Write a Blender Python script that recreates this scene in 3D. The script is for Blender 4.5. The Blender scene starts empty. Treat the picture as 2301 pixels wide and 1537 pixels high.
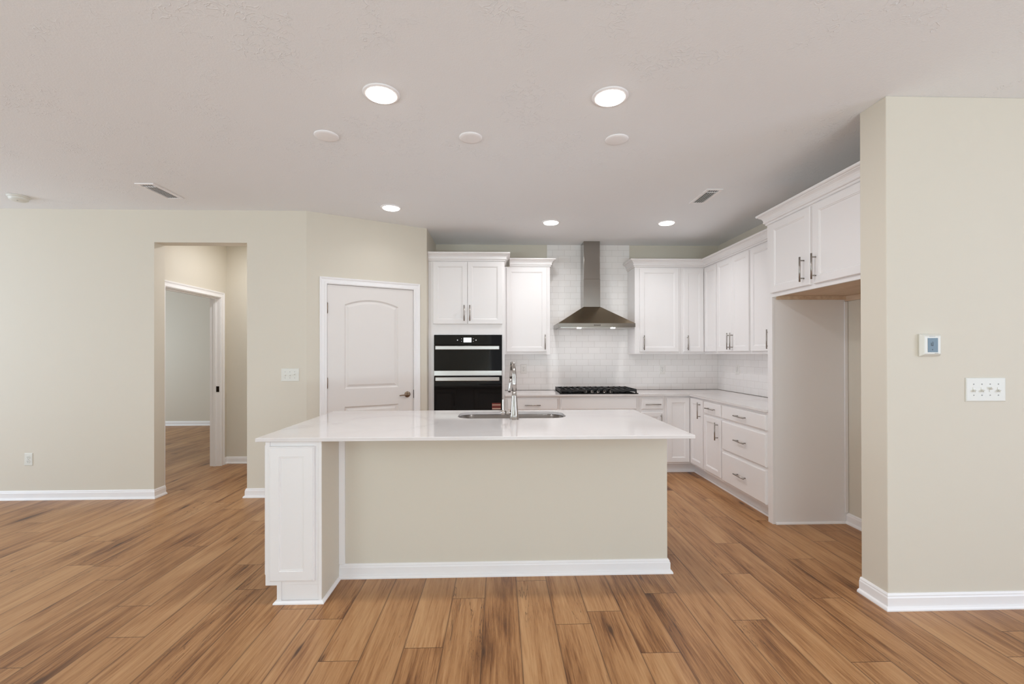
import bpy, bmesh, math, random
from mathutils import Vector, Matrix
random.seed(7)
C = bpy.context.scene.collection
SC = bpy.context.scene
PI = math.pi

# ------------------------------------------------------------------ camera
FPX, PPX, PPY = 1017.04, 1152.806, 792.2
cam = bpy.data.cameras.new('camera'); cam.sensor_width = 36.0; cam.sensor_fit = 'HORIZONTAL'
cam.lens = FPX / 2301 * 36
cam.shift_x = (1150.5 - PPX) / 2301
cam.shift_y = (PPY - 768.5) / 2301
cam.clip_start = 0.05
co = bpy.data.objects.new('camera', cam); C.objects.link(co)
co.matrix_world = (Matrix.Translation((0, 0, 1.3786)) @ Matrix.Rotation(-0.0305, 4, 'Z')
                   @ Matrix.Rotation(PI/2 + 0.0029, 4, 'X') @ Matrix.Rotation(-0.0019, 4, 'Z'))
SC.camera = co

# ------------------------------------------------------------------ world, daylight, fill lamps, exposure
SC.view_settings.view_transform = 'Standard'
SC.view_settings.look = 'None'
SC.view_settings.gamma = 1.0
SC.view_settings.use_curve_mapping = False
SC.view_settings.exposure = 0.0
w = bpy.data.worlds.new('world'); SC.world = w; w.use_nodes = True
w.node_tree.nodes['Background'].inputs[0].default_value = (0.93, 0.96, 1.0, 1)
w.node_tree.nodes['Background'].inputs[1].default_value = 0.55

def area(name, loc, rot, sx, sy, power, col, spread=PI):
    l = bpy.data.lights.new(name, 'AREA'); l.shape = 'RECTANGLE'; l.size = sx; l.size_y = sy
    l.energy = power; l.color = col; l.spread = spread
    o = bpy.data.objects.new(name, l); C.objects.link(o); o.location = loc; o.rotation_euler = rot
    return o
SC.cycles.max_bounces = 14; SC.cycles.diffuse_bounces = 10; SC.cycles.glossy_bounces = 6
# unseen light from the living room sides: left fill and right window daylight
area('side_fill_left', (-7.18, 2.2, 1.5), (0, -PI/2, 0), 2.1, 3.2, 92, (.70, .835, 1.0))  # added fill, placed well forward to brighten the drawers facing left
area('daylight_right', (5.68, -1.2, 1.5), (0, PI/2, 0), 2.1, 3.2, 112, (.69, .80, 1.0))
# unseen up-tilted fill lamps added inside the rear wall to brighten the ceiling
area('ceiling_fill_left', (-3.9, -4.0, .55), (PI/2 + math.radians(70), 0, 0), 2.6, .7, 188, (.75, .925, 1.0))
area('ceiling_fill_middle', (0.95, -4.0, .30), (PI/2 + math.radians(70), 0, 0), 2.4, .7, 188, (.75, .925, 1.0))
area('far_room_fill', (-8.2, 7.0, 1.5), (0, -PI/2, 0), 1.4, 1.8, 66, (.75, .886, 1.0))  # unseen fill lamp added inside the windowless room beyond the hall

# ------------------------------------------------------------------ materials
def s2l(c): return tuple(((x/255)/12.92 if x/255 <= .04045 else ((x/255+.055)/1.055)**2.4) for x in c)
def mat(name, rgb, rough=.5, metal=0., spec=.5, lin=False):
    m = bpy.data.materials.new(name); m.use_nodes = True
    b = m.node_tree.nodes['Principled BSDF']
    c = rgb if lin else s2l(rgb)
    b.inputs['Base Color'].default_value = (*c, 1)
    b.inputs['Roughness'].default_value = rough
    b.inputs['Metallic'].default_value = metal
    b.inputs['Specular IOR Level'].default_value = spec
    return m
class NT:
    def __init__(s, m): s.t = m.node_tree; s.b = s.t.nodes['Principled BSDF']
    def n(s, typ, **kw):
        x = s.t.nodes.new(typ)
        for k, v in kw.items(): setattr(x, k, v)
        return x
    def l(s, a, b): s.t.links.new(a, b)
    def math(s, op, a, b=None, c=None):
        x = s.n('ShaderNodeMath', operation=op)
        for i, v in enumerate((a, b, c)):
            if v is None: continue
            if isinstance(v, (int, float)): x.inputs[i].default_value = v
            else: s.l(v, x.inputs[i])
        return x.outputs[0]
    def noise(s, vec, scale, detail=4, rough=.55, dist=0):
        x = s.n('ShaderNodeTexNoise'); x.inputs['Scale'].default_value = scale; x.inputs['Detail'].default_value = detail
        x.inputs['Roughness'].default_value = rough; x.inputs['Distortion'].default_value = dist
        if vec is not None: s.l(vec, x.inputs['Vector'])
        return x.outputs['Fac']
    def ramp(s, fac, stops):
        x = s.n('ShaderNodeValToRGB'); e = x.color_ramp.elements
        while len(e) < len(stops): e.new(.5)
        for k, (p, c) in enumerate(stops): e[k].position = p; e[k].color = (*c, 1)
        s.l(fac, x.inputs[0]); return x.outputs[0]
    def bump(s, h, strength, dist):
        x = s.n('ShaderNodeBump'); x.inputs['Strength'].default_value = strength; x.inputs['Distance'].default_value = dist
        s.l(h, x.inputs['Height']); s.l(x.outputs[0], s.b.inputs['Normal']); return x
    def obj(s): return s.n('ShaderNodeTexCoord').outputs['Object']

WALL = mat('wall_paint', (216, 209, 195), .65, spec=.35)
k = NT(WALL); k.bump(k.noise(k.obj(), 160, 3), .06, .002)

CEIL = mat('ceiling_texture', (239, 241, 243), .8, spec=.2)
k = NT(CEIL); o_ = k.obj()
n1 = k.noise(o_, 2.6, 3, .55, .8)
wv = k.n('ShaderNodeMapping'); wv.inputs['Scale'].default_value = (1, 1, 1); k.l(o_, wv.inputs[0])
n2 = k.noise(wv.outputs[0], 17, 2, .5, 1.1)
n3 = k.noise(o_, 120, 3, .6)
ridge = k.math('SUBTRACT', 1, k.math('MULTIPLY', k.math('ABSOLUTE', k.math('SUBTRACT', n2, .5)), 34))
ridge = k.math('MAXIMUM', ridge, 0)
msk = k.n('ShaderNodeMapRange'); msk.inputs[1].default_value = .52; msk.inputs[2].default_value = .62; k.l(n1, msk.inputs[0])
h = k.math('ADD', k.math('MULTIPLY', ridge, msk.outputs[0]), k.math('MULTIPLY', n3, .5))
k.bump(h, .4, .005)

WHITE = mat('cabinet_white_paint', (236, 233, 232), .34, spec=.45)
TRIM = mat('trim_white_paint', (242, 240, 240), .38, spec=.45)
DOORW = mat('door_white_paint', (230, 225, 221), .45, spec=.4)
SHADEW = mat('cabinet_interior', (205, 200, 192), .6)
PLASTIC = mat('plastic_white', (222, 221, 213), .35)
PLASTICW = mat('plastic_bright_white', (236, 233, 229), .35)
DARKSLOT = mat('slot_dark', (60, 58, 55), .6)
VENTIN = mat('vent_inside', (70, 68, 66), .7)
NICKEL = mat('handle_brushed_nickel', (168, 162, 156), .32, 1)
CHROME = mat('faucet_steel', (182, 177, 172), .2, 1)
BRONZE = mat('satin_nickel_dark', (140, 122, 104), .28, 1)
DARKMET = mat('dark_bronze', (52, 44, 38), .4, 1)
STEEL = mat('stainless_steel', (152, 138, 118), .2, 1)
k = NT(STEEL); v = k.n('ShaderNodeMapping'); v.inputs['Scale'].default_value = (2, 2, 420); k.l(k.obj(), v.inputs[0])
k.bump(k.noise(v.outputs[0], 2, 2), .04, .001)
STEEL.node_tree.nodes['Principled BSDF'].inputs['Anisotropic'].default_value = .5
STEEL3 = mat('chimney_steel', (158, 153, 147), .17, 1)
STEEL2 = mat('oven_steel', (196, 192, 188), .28, 1)
SINKM = mat('sink_steel', (140, 136, 132), .20, 1)
BGLASS = mat('black_glass', (7, 6, 6), .05, spec=.32)
CASTIRON = mat('cast_iron', (22, 21, 21), .5)
KNOBM = mat('knob_steel', (92, 88, 85), .18, 1)
BLACKP = mat('burner_black', (14, 14, 14), .45)
RAWWOOD = mat('raw_plywood', (205, 172, 138), .6)
k = NT(RAWWOOD); v = k.n('ShaderNodeMapping'); v.inputs['Scale'].default_value = (14, 1.5, 14); k.l(k.obj(), v.inputs[0])
k.l(k.ramp(k.noise(v.outputs[0], 2, 4), [(.3, s2l((202, 176, 150))), (.7, s2l((220, 198, 174)))]), k.b.inputs['Base Color'])
CAULK = mat('grey_joint', (120, 112, 106), .8)
LCD = mat('lcd_blue_grey', (72, 98, 108), .25)
LCDARK = mat('lcd_digits', (38, 50, 56), .4)
GREYTXT = mat('grey_print', (150, 150, 148), .5)
WHITETXT = mat('white_print', (225, 225, 225), .5)
PATCHR = mat('patch_red', (112, 48, 40), .5)
PATCHC = mat('patch_cream', (214, 190, 170), .5)
def emit(name, col, st):
    m = mat(name, (255, 255, 255), .4)
    b = m.node_tree.nodes['Principled BSDF']; b.inputs['Emission Color'].default_value = (*col, 1); b.inputs['Emission Strength'].default_value = st
    return m
LENS = emit('led_lens', (1, .965, .91), 9)
HOODLED = emit('hood_led', (1, .96, .97), 135)
SCREEN = emit('oven_display', (.82, .92, .95), .9)

QUARTZ = mat('quartz_white', (238, 233, 231), .07, spec=.5)
k = NT(QUARTZ); o_ = k.obj()
q1 = k.noise(o_, 1.5, 5, .6, 1.2); q2 = k.noise(o_, 60, 2)
k.l(k.ramp(k.math('ADD', k.math('MULTIPLY', q1, .9), k.math('MULTIPLY', q2, .1)),
    [(.30, s2l((210, 205, 203))), (.42, s2l((224, 219, 217))), (.7, s2l((229, 225, 223)))]), k.b.inputs['Base Color'])

TILE = mat('subway_tile', (232, 227, 223), .32)
k = NT(TILE)
sp = k.n('ShaderNodeSeparateXYZ'); k.l(k.obj(), sp.inputs[0])
cb = k.n('ShaderNodeCombineXYZ')
k.l(k.math('ADD', k.math('SUBTRACT', sp.outputs[0], sp.outputs[1]), 5.77 - 1.455 - .0765 + .153*12), cb.inputs[0])
k.l(k.math('SUBTRACT', sp.outputs[2], .915), cb.inputs[1])
br = k.n('ShaderNodeTexBrick'); k.l(cb.outputs[0], br.inputs['Vector'])
br.offset = .5; br.offset_frequency = 2
for nm, vv in (('Scale', 1), ('Mortar Size', .0014), ('Mortar Smooth', .25), ('Bias', 0), ('Brick Width', .153), ('Row Height', .0778)): br.inputs[nm].default_value = vv
br.inputs['Color1'].default_value = (*s2l((245, 242, 240)), 1); br.inputs['Color2'].default_value = (*s2l((241, 238, 236)), 1)
br.inputs['Mortar'].default_value = (*s2l((211, 206, 201)), 1)
k.l(br.outputs['Color'], k.b.inputs['Base Color'])
bb = k.bump(br.outputs['Fac'], .25, .002); bb.invert = True

FLOOR = mat('oak_planks', (165, 120, 80), .36)
k = NT(FLOOR)
uv = k.n('ShaderNodeUVMap'); uv.uv_map = 'planks'
sp = k.n('ShaderNodeSeparateXYZ'); k.l(uv.outputs[0], sp.inputs[0])
U, V = sp.outputs[0], sp.outputs[1]
row = k.math('FLOOR', U); pl = k.math('FLOOR', V)
idv = k.n('ShaderNodeCombineXYZ'); k.l(row, idv.inputs[0]); k.l(pl, idv.inputs[1])
wn = k.n('ShaderNodeTexWhiteNoise', noise_dimensions='2D'); k.l(idv.outputs[0], wn.inputs['Vector'])
rnd = wn.outputs['Value']; rc = k.n('ShaderNodeSeparateColor'); k.l(wn.outputs['Color'], rc.inputs[0])
ob = k.n('ShaderNodeSeparateXYZ'); k.l(k.obj(), ob.inputs[0])
gx = k.math('ADD', ob.outputs[0], k.math('MULTIPLY', rc.outputs[0], 37)); gy = k.math('ADD', ob.outputs[1], k.math('MULTIPLY', rc.outputs[1], 53))
def gvec(sx, sy):
    c = k.n('ShaderNodeCombineXYZ'); k.l(k.math('MULTIPLY', gx, sx), c.inputs[0]); k.l(k.math('MULTIPLY', gy, sy), c.inputs[1]); k.l(k.math('MULTIPLY', rnd, 9), c.inputs[2]); return c.outputs[0]
big = k.noise(gvec(6, .75), 1, 3, .5, 1.2)          # broad figure along the plank
mid = k.noise(gvec(24, 1.1), 1, 6, .66, 1.6)       # grain bands
fine = k.noise(gvec(150, 5.5), 1, 4, .7)           # pores
crk = k.noise(gvec(15, .8), 1, 4, .6, 2.0); cmk = k.noise(gvec(5, 1.1), 1, 2, .5)
def smooth(v, a, b, c=0, d=1):
    x = k.n('ShaderNodeMapRange', interpolation_type='SMOOTHSTEP')
    for i, q in enumerate((a, b, c, d)): x.inputs[1+i].default_value = q
    k.l(v, x.inputs[0]); return x.outputs[0]
crack = k.math('MULTIPLY', smooth(k.math('ABSOLUTE', k.math('SUBTRACT', crk, .5)), .002, .014, 1, 0), smooth(cmk, .54, .66))
knz = k.n('ShaderNodeTexVoronoi', voronoi_dimensions='2D'); k.l(gvec(4.4, 1.25), knz.inputs['Vector']); knz.inputs['Scale'].default_value = 1
kc = k.n('ShaderNodeSeparateColor'); k.l(knz.outputs['Color'], kc.inputs[0])
kdist = k.math('ADD', knz.outputs['Distance'], k.math('MULTIPLY', k.math('SUBTRACT', mid, .5), .30))
ksel = k.math('GREATER_THAN', kc.outputs[0], .58)
knot = k.math('MULTIPLY', smooth(kdist, .0, .085, 1, 0), ksel)
halo = k.math('MULTIPLY', smooth(kdist, .02, .36, 1, 0), ksel)
t = k.math('ADD', k.math('MULTIPLY', big, .50), k.math('MULTIPLY', mid, .52))
t = k.math('ADD', k.math('ADD', t, .045), k.math('MULTIPLY', k.math('SUBTRACT', rnd, .5), .10))
t = k.math('ADD', t, k.math('MULTIPLY', k.math('SUBTRACT', fine, .5), .44))
t = k.math('SUBTRACT', t, k.math('MULTIPLY', halo, .13))
colr = k.ramp(t, [(.31, s2l((96, 57, 26))), (.43, s2l((138, 92, 51))), (.55, s2l((170, 123, 78))), (.74, s2l((193, 149, 103)))])
mx = k.n('ShaderNodeMix', data_type='RGBA'); k.l(k.math('MAXIMUM', k.math('MULTIPLY', knot, .85), k.math('MULTIPLY', crack, .7)), mx.inputs[0]); k.l(colr, mx.inputs[6]); mx.inputs[7].default_value = (*s2l((66, 38, 18)), 1)
fu = k.math('FRACT', U); fv = k.math('FRACT', V)
du = k.math('MINIMUM', fu, k.math('SUBTRACT', 1, fu)); dv = k.math('MINIMUM', fv, k.math('SUBTRACT', 1, fv))
gap = k.math('MAXIMUM', k.math('LESS_THAN', du, .0068), k.math('LESS_THAN', dv, .0014))
edge = k.math('MULTIPLY', smooth(du, .0, .05, 1, 0), .30)
mg = k.n('ShaderNodeMix', data_type='RGBA'); k.l(k.math('MAXIMUM', k.math('MULTIPLY', gap, .85), edge), mg.inputs[0]); k.l(mx.outputs[2], mg.inputs[6]); mg.inputs[7].default_value = (*s2l((74, 44, 22)), 1)
k.l(mg.outputs[2], k.b.inputs['Base Color'])
k.l(k.math('ADD', .33, k.math('MULTIPLY', fine, .14)), k.b.inputs['Roughness'])
k.bump(k.math('SUBTRACT', k.math('MULTIPLY', fine, .3), gap), .12, .002)

# ------------------------------------------------------------------ geometry helpers
def V3(*a): return Vector(a)
class MB:
    def __init__(s): s.bm = bmesh.new()
    def box(s, x0, x1, y0, y1, z0, z1, bev=0.0, segs=2):
        vs = bmesh.ops.create_cube(s.bm, size=1)['verts']
        bmesh.ops.scale(s.bm, vec=(x1-x0, y1-y0, z1-z0), verts=vs)
        bmesh.ops.translate(s.bm, vec=((x0+x1)/2, (y0+y1)/2, (z0+z1)/2), verts=vs)
        if bev > 0:
            es = list({e for v in vs for e in v.link_edges})
            bmesh.ops.bevel(s.bm, geom=es, offset=bev, segments=segs, affect='EDGES', profile=.5)
        return s
    def cyl(s, p0, p1, r0, r1=None, n=20, caps=True):
        p0, p1 = Vector(p0), Vector(p1); r1 = r0 if r1 is None else r1
        q = (p1-p0).to_track_quat('Z', 'Y').to_matrix()
        a = [s.bm.verts.new(p0 + q @ V3(r0*math.cos(2*PI*i/n), r0*math.sin(2*PI*i/n), 0)) for i in range(n)]
        b = [s.bm.verts.new(p1 + q @ V3(r1*math.cos(2*PI*i/n), r1*math.sin(2*PI*i/n), 0)) for i in range(n)]
        for i in range(n):
            f = s.bm.faces.new((a[i], a[(i+1) % n], b[(i+1) % n], b[i])); f.smooth = True
        if caps: s.bm.faces.new(a[::-1]); s.bm.faces.new(b)
        return s
    def lathe(s, c, axis, prof, n=32):
        """prof: list of (radius, height along axis)"""
        c = Vector(c); q = Vector(axis).to_track_quat('Z', 'Y').to_matrix(); rs = []
        for r, h in prof:
            if r < 1e-6: rs.append([s.bm.verts.new(c + q @ V3(0, 0, h))])
            else: rs.append([s.bm.verts.new(c + q @ V3(r*math.cos(2*PI*i/n), r*math.sin(2*PI*i/n), h)) for i in range(n)])
        for a, b in zip(rs, rs[1:]):
            for i in range(n):
                j = (i+1) % n
                vs = ([a[0]] if len(a) == 1 else [a[i], a[j]]) + ([b[0]] if len(b) == 1 else [b[j], b[i]])
                if len(vs) > 2:
                    f = s.bm.faces.new(vs); f.smooth = True
        return s
    def tube(s, pts, rad, n=16):
        pts = [Vector(p) for p in pts]; rad = rad if isinstance(rad, (list, tuple)) else [rad]*len(pts)
        rings = []; up = None
        for i, p in enumerate(pts):
            d = (pts[min(i+1, len(pts)-1)] - pts[max(i-1, 0)]).normalized()
            if up is None: up = d.orthogonal().normalized()
            up = (up - d*up.dot(d)).normalized(); sd = d.cross(up)
            rings.append([s.bm.verts.new(p + (up*math.cos(2*PI*j/n) + sd*math.sin(2*PI*j/n))*rad[i]) for j in range(n)])
        for a, b in zip(rings, rings[1:]):
            for j in range(n):
                f = s.bm.faces.new((a[j], a[(j+1) % n], b[(j+1) % n], b[j])); f.smooth = True
        s.bm.faces.new(rings[0][::-1]); s.bm.faces.new(rings[-1])
        return s
    def rings(s, O, Ud, Vd, w, h, prof):
        """nested rectangles: prof = [(inset, height along normal)], last one capped, first one capped behind"""
        O, Ud, Vd = Vector(O), Vector(Ud), Vector(Vd); N = Ud.cross(Vd)
        rr = []
        for ins, hh in prof:
            rr.append([s.bm.verts.new(O + Ud*a + Vd*b + N*hh) for a, b in ((ins, ins), (w-ins, ins), (w-ins, h-ins), (ins, h-ins))])
        s.bm.faces.new(rr[0][::-1])
        for a, b in zip(rr, rr[1:]):
            for i in range(4): s.bm.faces.new((a[i], a[(i+1) % 4], b[(i+1) % 4], b[i]))
        s.bm.faces.new(rr[-1])
        return s
    def prism(s, poly, d):
        """poly: list of 3D points, extruded by vector d"""
        d = Vector(d); a = [s.bm.verts.new(Vector(p)) for p in poly]; b = [s.bm.verts.new(Vector(p)+d) for p in poly]
        n = len(a)
        for i in range(n): s.bm.faces.new((a[i], a[(i+1) % n], b[(i+1) % n], b[i]))
        s.bm.faces.new(a[::-1]); s.bm.faces.new(b)
        return s
    def sweep(s, path, prof, z0=0, right=True, closed_ends=True):
        """profile [(out, z)] swept along a 2D path with mitred corners; out = to the right of travel (or left)"""
        P = [Vector(p) for p in path]; sg = 1 if right else -1; R = []
        for i in range(len(P)):
            ns = []
            if i > 0: d = (P[i]-P[i-1]).normalized(); ns.append(V3(d.y*sg, -d.x*sg, 0).xy)
            if i < len(P)-1: d = (P[i+1]-P[i]).normalized(); ns.append(V3(d.y*sg, -d.x*sg, 0).xy)
            m = ns[0] if len(ns) == 1 else (ns[0]+ns[1]) / (1 + ns[0].dot(ns[1]))
            R.append([s.bm.verts.new((P[i].x+m.x*o, P[i].y+m.y*o, z0+z)) for o, z in prof])
        n = len(prof)
        for a, b in zip(R, R[1:]):
            for j in range(n): s.bm.faces.new((a[j], a[(j+1) % n], b[(j+1) % n], b[j]))
        s.bm.faces.new(R[0][::-1]); s.bm.faces.new(R[-1])
        return s
    def fill(s, loops, flip=False):
        """planar face with holes from closed loops of 3D points; returns verts per loop"""
        es, out = [], []
        for L in loops:
            vs = [s.bm.verts.new(Vector(p)) for p in L]; out.append(vs)
            es += [s.bm.edges.new((vs[i], vs[(i+1) % len(vs)])) for i in range(len(vs))]
        bmesh.ops.triangle_fill(s.bm, use_beauty=True, use_dissolve=False, edges=es)
        return out
    def build(s, name, m, parent=None, origin=None, weld=False):
        if weld: bmesh.ops.remove_doubles(s.bm, verts=s.bm.verts, dist=1e-5)
        bmesh.ops.recalc_face_normals(s.bm, faces=s.bm.faces)
        org = Vector(origin) if origin is not None else (parent['_w'] if parent is not None and '_w' in parent else V3(0, 0, 0))
        org = Vector(org)
        bmesh.ops.translate(s.bm, vec=-org, verts=s.bm.verts)
        me = bpy.data.meshes.new(name); s.bm.to_mesh(me); s.bm.free()
        me.materials.append(m)
        o = bpy.data.objects.new(name, me); C.objects.link(o)
        if parent is not None:
            o.parent = parent
            pw = Vector(parent['_w']); o.location = org - pw
        else: o.location = org
        o['_w'] = tuple(org)
        return o

def thing(name, loc, label, cat, group=None):
    o = bpy.data.objects.new(name, None); C.objects.link(o); o.location = loc; o.empty_display_size = .1
    o['label'] = label; o['category'] = cat; o['_w'] = tuple(loc)
    if group: o['group'] = group
    return o
def tag(o, label, cat, group=None):
    o['label'] = label; o['category'] = cat
    if group: o['group'] = group
    return o
def struct(o, label=None):
    o['kind'] = 'structure'
    if label: o['label'] = label
    return o
def sroot(name, loc, label=None):
    o = bpy.data.objects.new(name, None); C.objects.link(o); o.location = loc; o.empty_display_size = .1
    o['kind'] = 'structure'; o['_w'] = tuple(loc)
    if label: o['label'] = label
    return o

# main dimensions (metres)
H = 2.77; YB = 5.77; XR = 2.826; YL = 4.448
AX, AY, BX, BY = -1.868, 4.448, -0.801, 5.040     # angled pantry wall

# ------------------------------------------------------------------ floor, ceiling, walls
def make_floor():
    bm = bmesh.new(); uvl = bm.loops.layers.uv.new('planks')
    known = {-1: 2.564, -2: 2.139, 1: 2.75, 2: 2.302, 5: 2.581, 4: 2.069, -5: 2.387, 7: 2.306, 10: 2.498, 9: 3.242, 8: 2.793, 11: 2.978,
             6: 3.075, -17: 3.536, -15: 3.052, -12: 3.328, -11: 2.548, -10: 2.268, -9: 3.022, -13: 2.846}
    W, L, x0, y0, y1 = .1832, 1.266, -.083, -4.3, 9.1
    rnd = random.Random(3)
    for r in range(-46, 31):
        ph = known.get(r, rnd.uniform(0, L))
        a, b = x0 + r*W, x0 + (r+1)*W
        vs = [bm.verts.new((x, y, 0)) for x, y in ((a, y0), (b, y0), (b, y1), (a, y1))]
        f = bm.faces.new(vs)
        for lp in f.loops:
            x, y = lp.vert.co.x, lp.vert.co.y
            u = r + (1e-5 if abs(x-a) < 1e-6 else 1-1e-5)
            lp[uvl].uv = (u, (y-ph)/L + 20)
    ret = bmesh.ops.extrude_face_region(bm, geom=list(bm.faces))
    vv = [g for g in ret['geom'] if isinstance(g, bmesh.types.BMVert)]
    # the extruded copy becomes the underside
    bmesh.ops.translate(bm, vec=(0, 0, -.05), verts=vv)
    bmesh.ops.recalc_face_normals(bm, faces=bm.faces)
    me = bpy.data.meshes.new('floor'); bm.to_mesh(me); bm.free(); me.materials.append(FLOOR)
    o = bpy.data.objects.new('floor', me); C.objects.link(o); struct(o, 'brown oak plank floor'); return o
make_floor()
struct(MB().box(-8.6, 5.9, -4.5, 9.2, H, H+.08).build('ceiling', CEIL), 'white textured ceiling')

m = MB(); T = .137
m.box(-7.0, -3.311, YL, YL+T, 0, H); m.box(-3.311, -2.435, YL, YL+T, 2.457, H); m.box(-2.435, AX, YL, YL+T, 0, H)
struct(m.build('wall_left', WALL), 'beige wall left of the kitchen with cased hall opening')
# angled pantry wall with its door opening (pantry local: s along the wall, n into the room)
D2 = Vector((BX-AX, BY-AY, 0)).normalized(); N2 = V3(D2.y, -D2.x, 0); PL = math.hypot(BX-AX, BY-AY)
def pw(s, z, n=0.0): return V3(AX, AY, 0) + D2*s + N2*n + V3(0, 0, z)
def pbox(m, s0, s1, z0, z1, n0, n1):
    m.prism([pw(s0, z0, n0), pw(s1, z0, n0), pw(s1, z1, n0), pw(s0, z1, n0)], N2*(n1-n0)); return m
DS0, DS1, DZ = .189, 1.066, 2.072
m = MB(); pbox(m, 0, DS0-.012, 0, H, -.115, 0); pbox(m, DS1+.012, PL, 0, H, -.115, 0); pbox(m, DS0-.012, DS1+.012, DZ+.012, H, -.115, 0)
struct(m.build('wall_pantry', WALL), 'angled beige wall with the pantry door')
struct(MB().box(BX-.11, BX, BY, YB, 0, H).build('wall_pantry_side', WALL))
struct(MB().box(-2.2, XR+.12, YB, YB+.12, 0, H).build('wall_back', WALL), 'beige back wall of the kitchen')
struct(MB().box(XR, XR+.12, 2.56, YB, 0, H).build('wall_right', WALL), 'beige right wall of the kitchen')
struct(MB().box(2.0925, 5.6, 2.381, 2.56, 0, H, .004).build('wall_front_right', WALL), 'beige wall end on the right with thermostat')
# living room behind the camera
m = MB()
def wall_x(m, x0, x1, y0, y1, holes):
    """wall along x with window holes [(xa, xb, za, zb)]"""
    c = x0
    for xa, xb, za, zb in sorted(holes):
        m.box(c, xa, y0, y1, 0, H); m.box(xa, xb, y0, y1, 0, za); m.box(xa, xb, y0, y1, zb, H); c = xb
    m.box(c, x1, y0, y1, 0, H)
wall_x(m, -7.0, 5.6, -4.2, -4.08, [(-5.2, -2.6, .45, 2.5), (-.3, 2.2, .1, 2.45)])
struct(m.build('wall_rear', WALL))
m = MB(); m.box(-7.12, -7.0, -4.2, .6, 0, H); m.box(-7.12, -7.0, 3.8, YL+T, 0, H); m.box(-7.12, -7.0, .6, 3.8, 0, .45); m.box(-7.12, -7.0, .6, 3.8, 2.5, H)
struct(m.build('wall_side_left', WALL))
m = MB(); m.box(5.6, 5.72, -4.2, -2.8, 0, H); m.box(5.6, 5.72, .4, 2.56, 0, H); m.box(5.6, 5.72, -2.8, .4, 0, .45); m.box(5.6, 5.72, -2.8, .4, 2.5, H)
struct(m.build('wall_side_right', WALL))
def window(n, x0, x1, z0, z1, y, bars):
    m = MB(); t = .05
    m.box(x0, x1, y-.03, y+.03, z0, z0+t); m.box(x0, x1, y-.03, y+.03, z1-t, z1)
    for i in range(bars+1):
        x = x0 + (x1-x0)*i/bars; a = max(x0, x-t/2); b = min(x1, x+t/2); m.box(a, b, y-.03, y+.03, z0, z1)
    struct(m.build('window_%d' % n, TRIM))
window(1, -5.2, -2.6, .45, 2.5, -4.14, 3); window(2, -.3, 2.2, .1, 2.45, -4.14, 2)
# hall and the room beyond it
HX = -3.45
m = MB(); m.box(HX-.12, HX, 5.712, 5.96, 0, H); m.box(HX-.12, HX, YL+T, 4.764, 0, H); m.box(HX-.12, HX, 4.764, 5.712, 2.09, H)
struct(m.build('wall_hall_left', WALL), 'hall wall with a door opening')
struct(MB().box(HX, -2.2, 5.84, 5.96, 0, H).build('wall_hall_back', WALL), 'beige wall at the end of the hall')
struct(MB().box(-2.3, -2.2, YL+T, 5.84, 0, H).build('wall_hall_right', WALL))
struct(MB().box(-8.4, HX-.12, 8.98, 9.1, 0, H).build('wall_far_room', WALL), 'beige wall of the room beyond the hall')
m = MB(); m.box(-8.52, -8.4, YL+T, 9.1, 0, H); m.box(HX-.12, HX, 5.96, 9.1, 0, H); m.box(-8.4, -7.0, YL, YL+T, 0, H)
struct(m.build('wall_far_room_sides', WALL))

# baseboards: profile (out, z)
BASE = [(0, 0), (.028, 0), (.028, .007), (.024, .015), (.0145, .021), (.0145, .064), (.011, .071), (.011, .077), (.005, .086), (0, .086)]
def base(name, path, right=True, label=None, parent=None):
    m = MB()
    if isinstance(path[0][0], (tuple, list)):
        for p in path: m.sweep(p, BASE, 0, right)
    else: m.sweep(path, BASE, 0, right)
    o = m.build(name, TRIM, parent)
    return o if parent is not None else struct(o, label)
base('baseboard_left', [(-7.0, YL), (-3.311, YL), (-3.311, YL+T)], True, 'white baseboard left of the hall opening')
base('baseboard_left_return', [(-2.435, YL+T), (-2.435, YL), (AX, YL), tuple(pw(.122, 0).xy)], True, 'white baseboard right of the hall opening')
base('baseboard_right', [(2.0925, 2.56), (2.0925, 2.381), (5.6, 2.381)], True, 'white baseboard round the right wall end')
base('baseboard_niche', [(XR, 3.59), (XR, 2.56)], True, 'white baseboard in the refrigerator niche')
base('baseboard_hall', [(HX, 5.782), (HX, 5.84), (-2.3, 5.84)], True, 'white baseboard at the end of the hall')
base('baseboard_far_room', [(-8.4, 8.98), (HX-.12, 8.98)], True, 'white baseboard in the room beyond the hall')

# ------------------------------------------------------------------ door_1: pantry door
CAS = [(0, 0), (.0, .012), (.006, .017), (.018, .017), (.024, .011), (.046, .011), (.052, .016), (.064, .019), (.068, .016), (.068, 0)]
d1 = sroot('door_1', pw(.6, 0), 'white arched panel pantry door')
m = MB()
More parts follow.
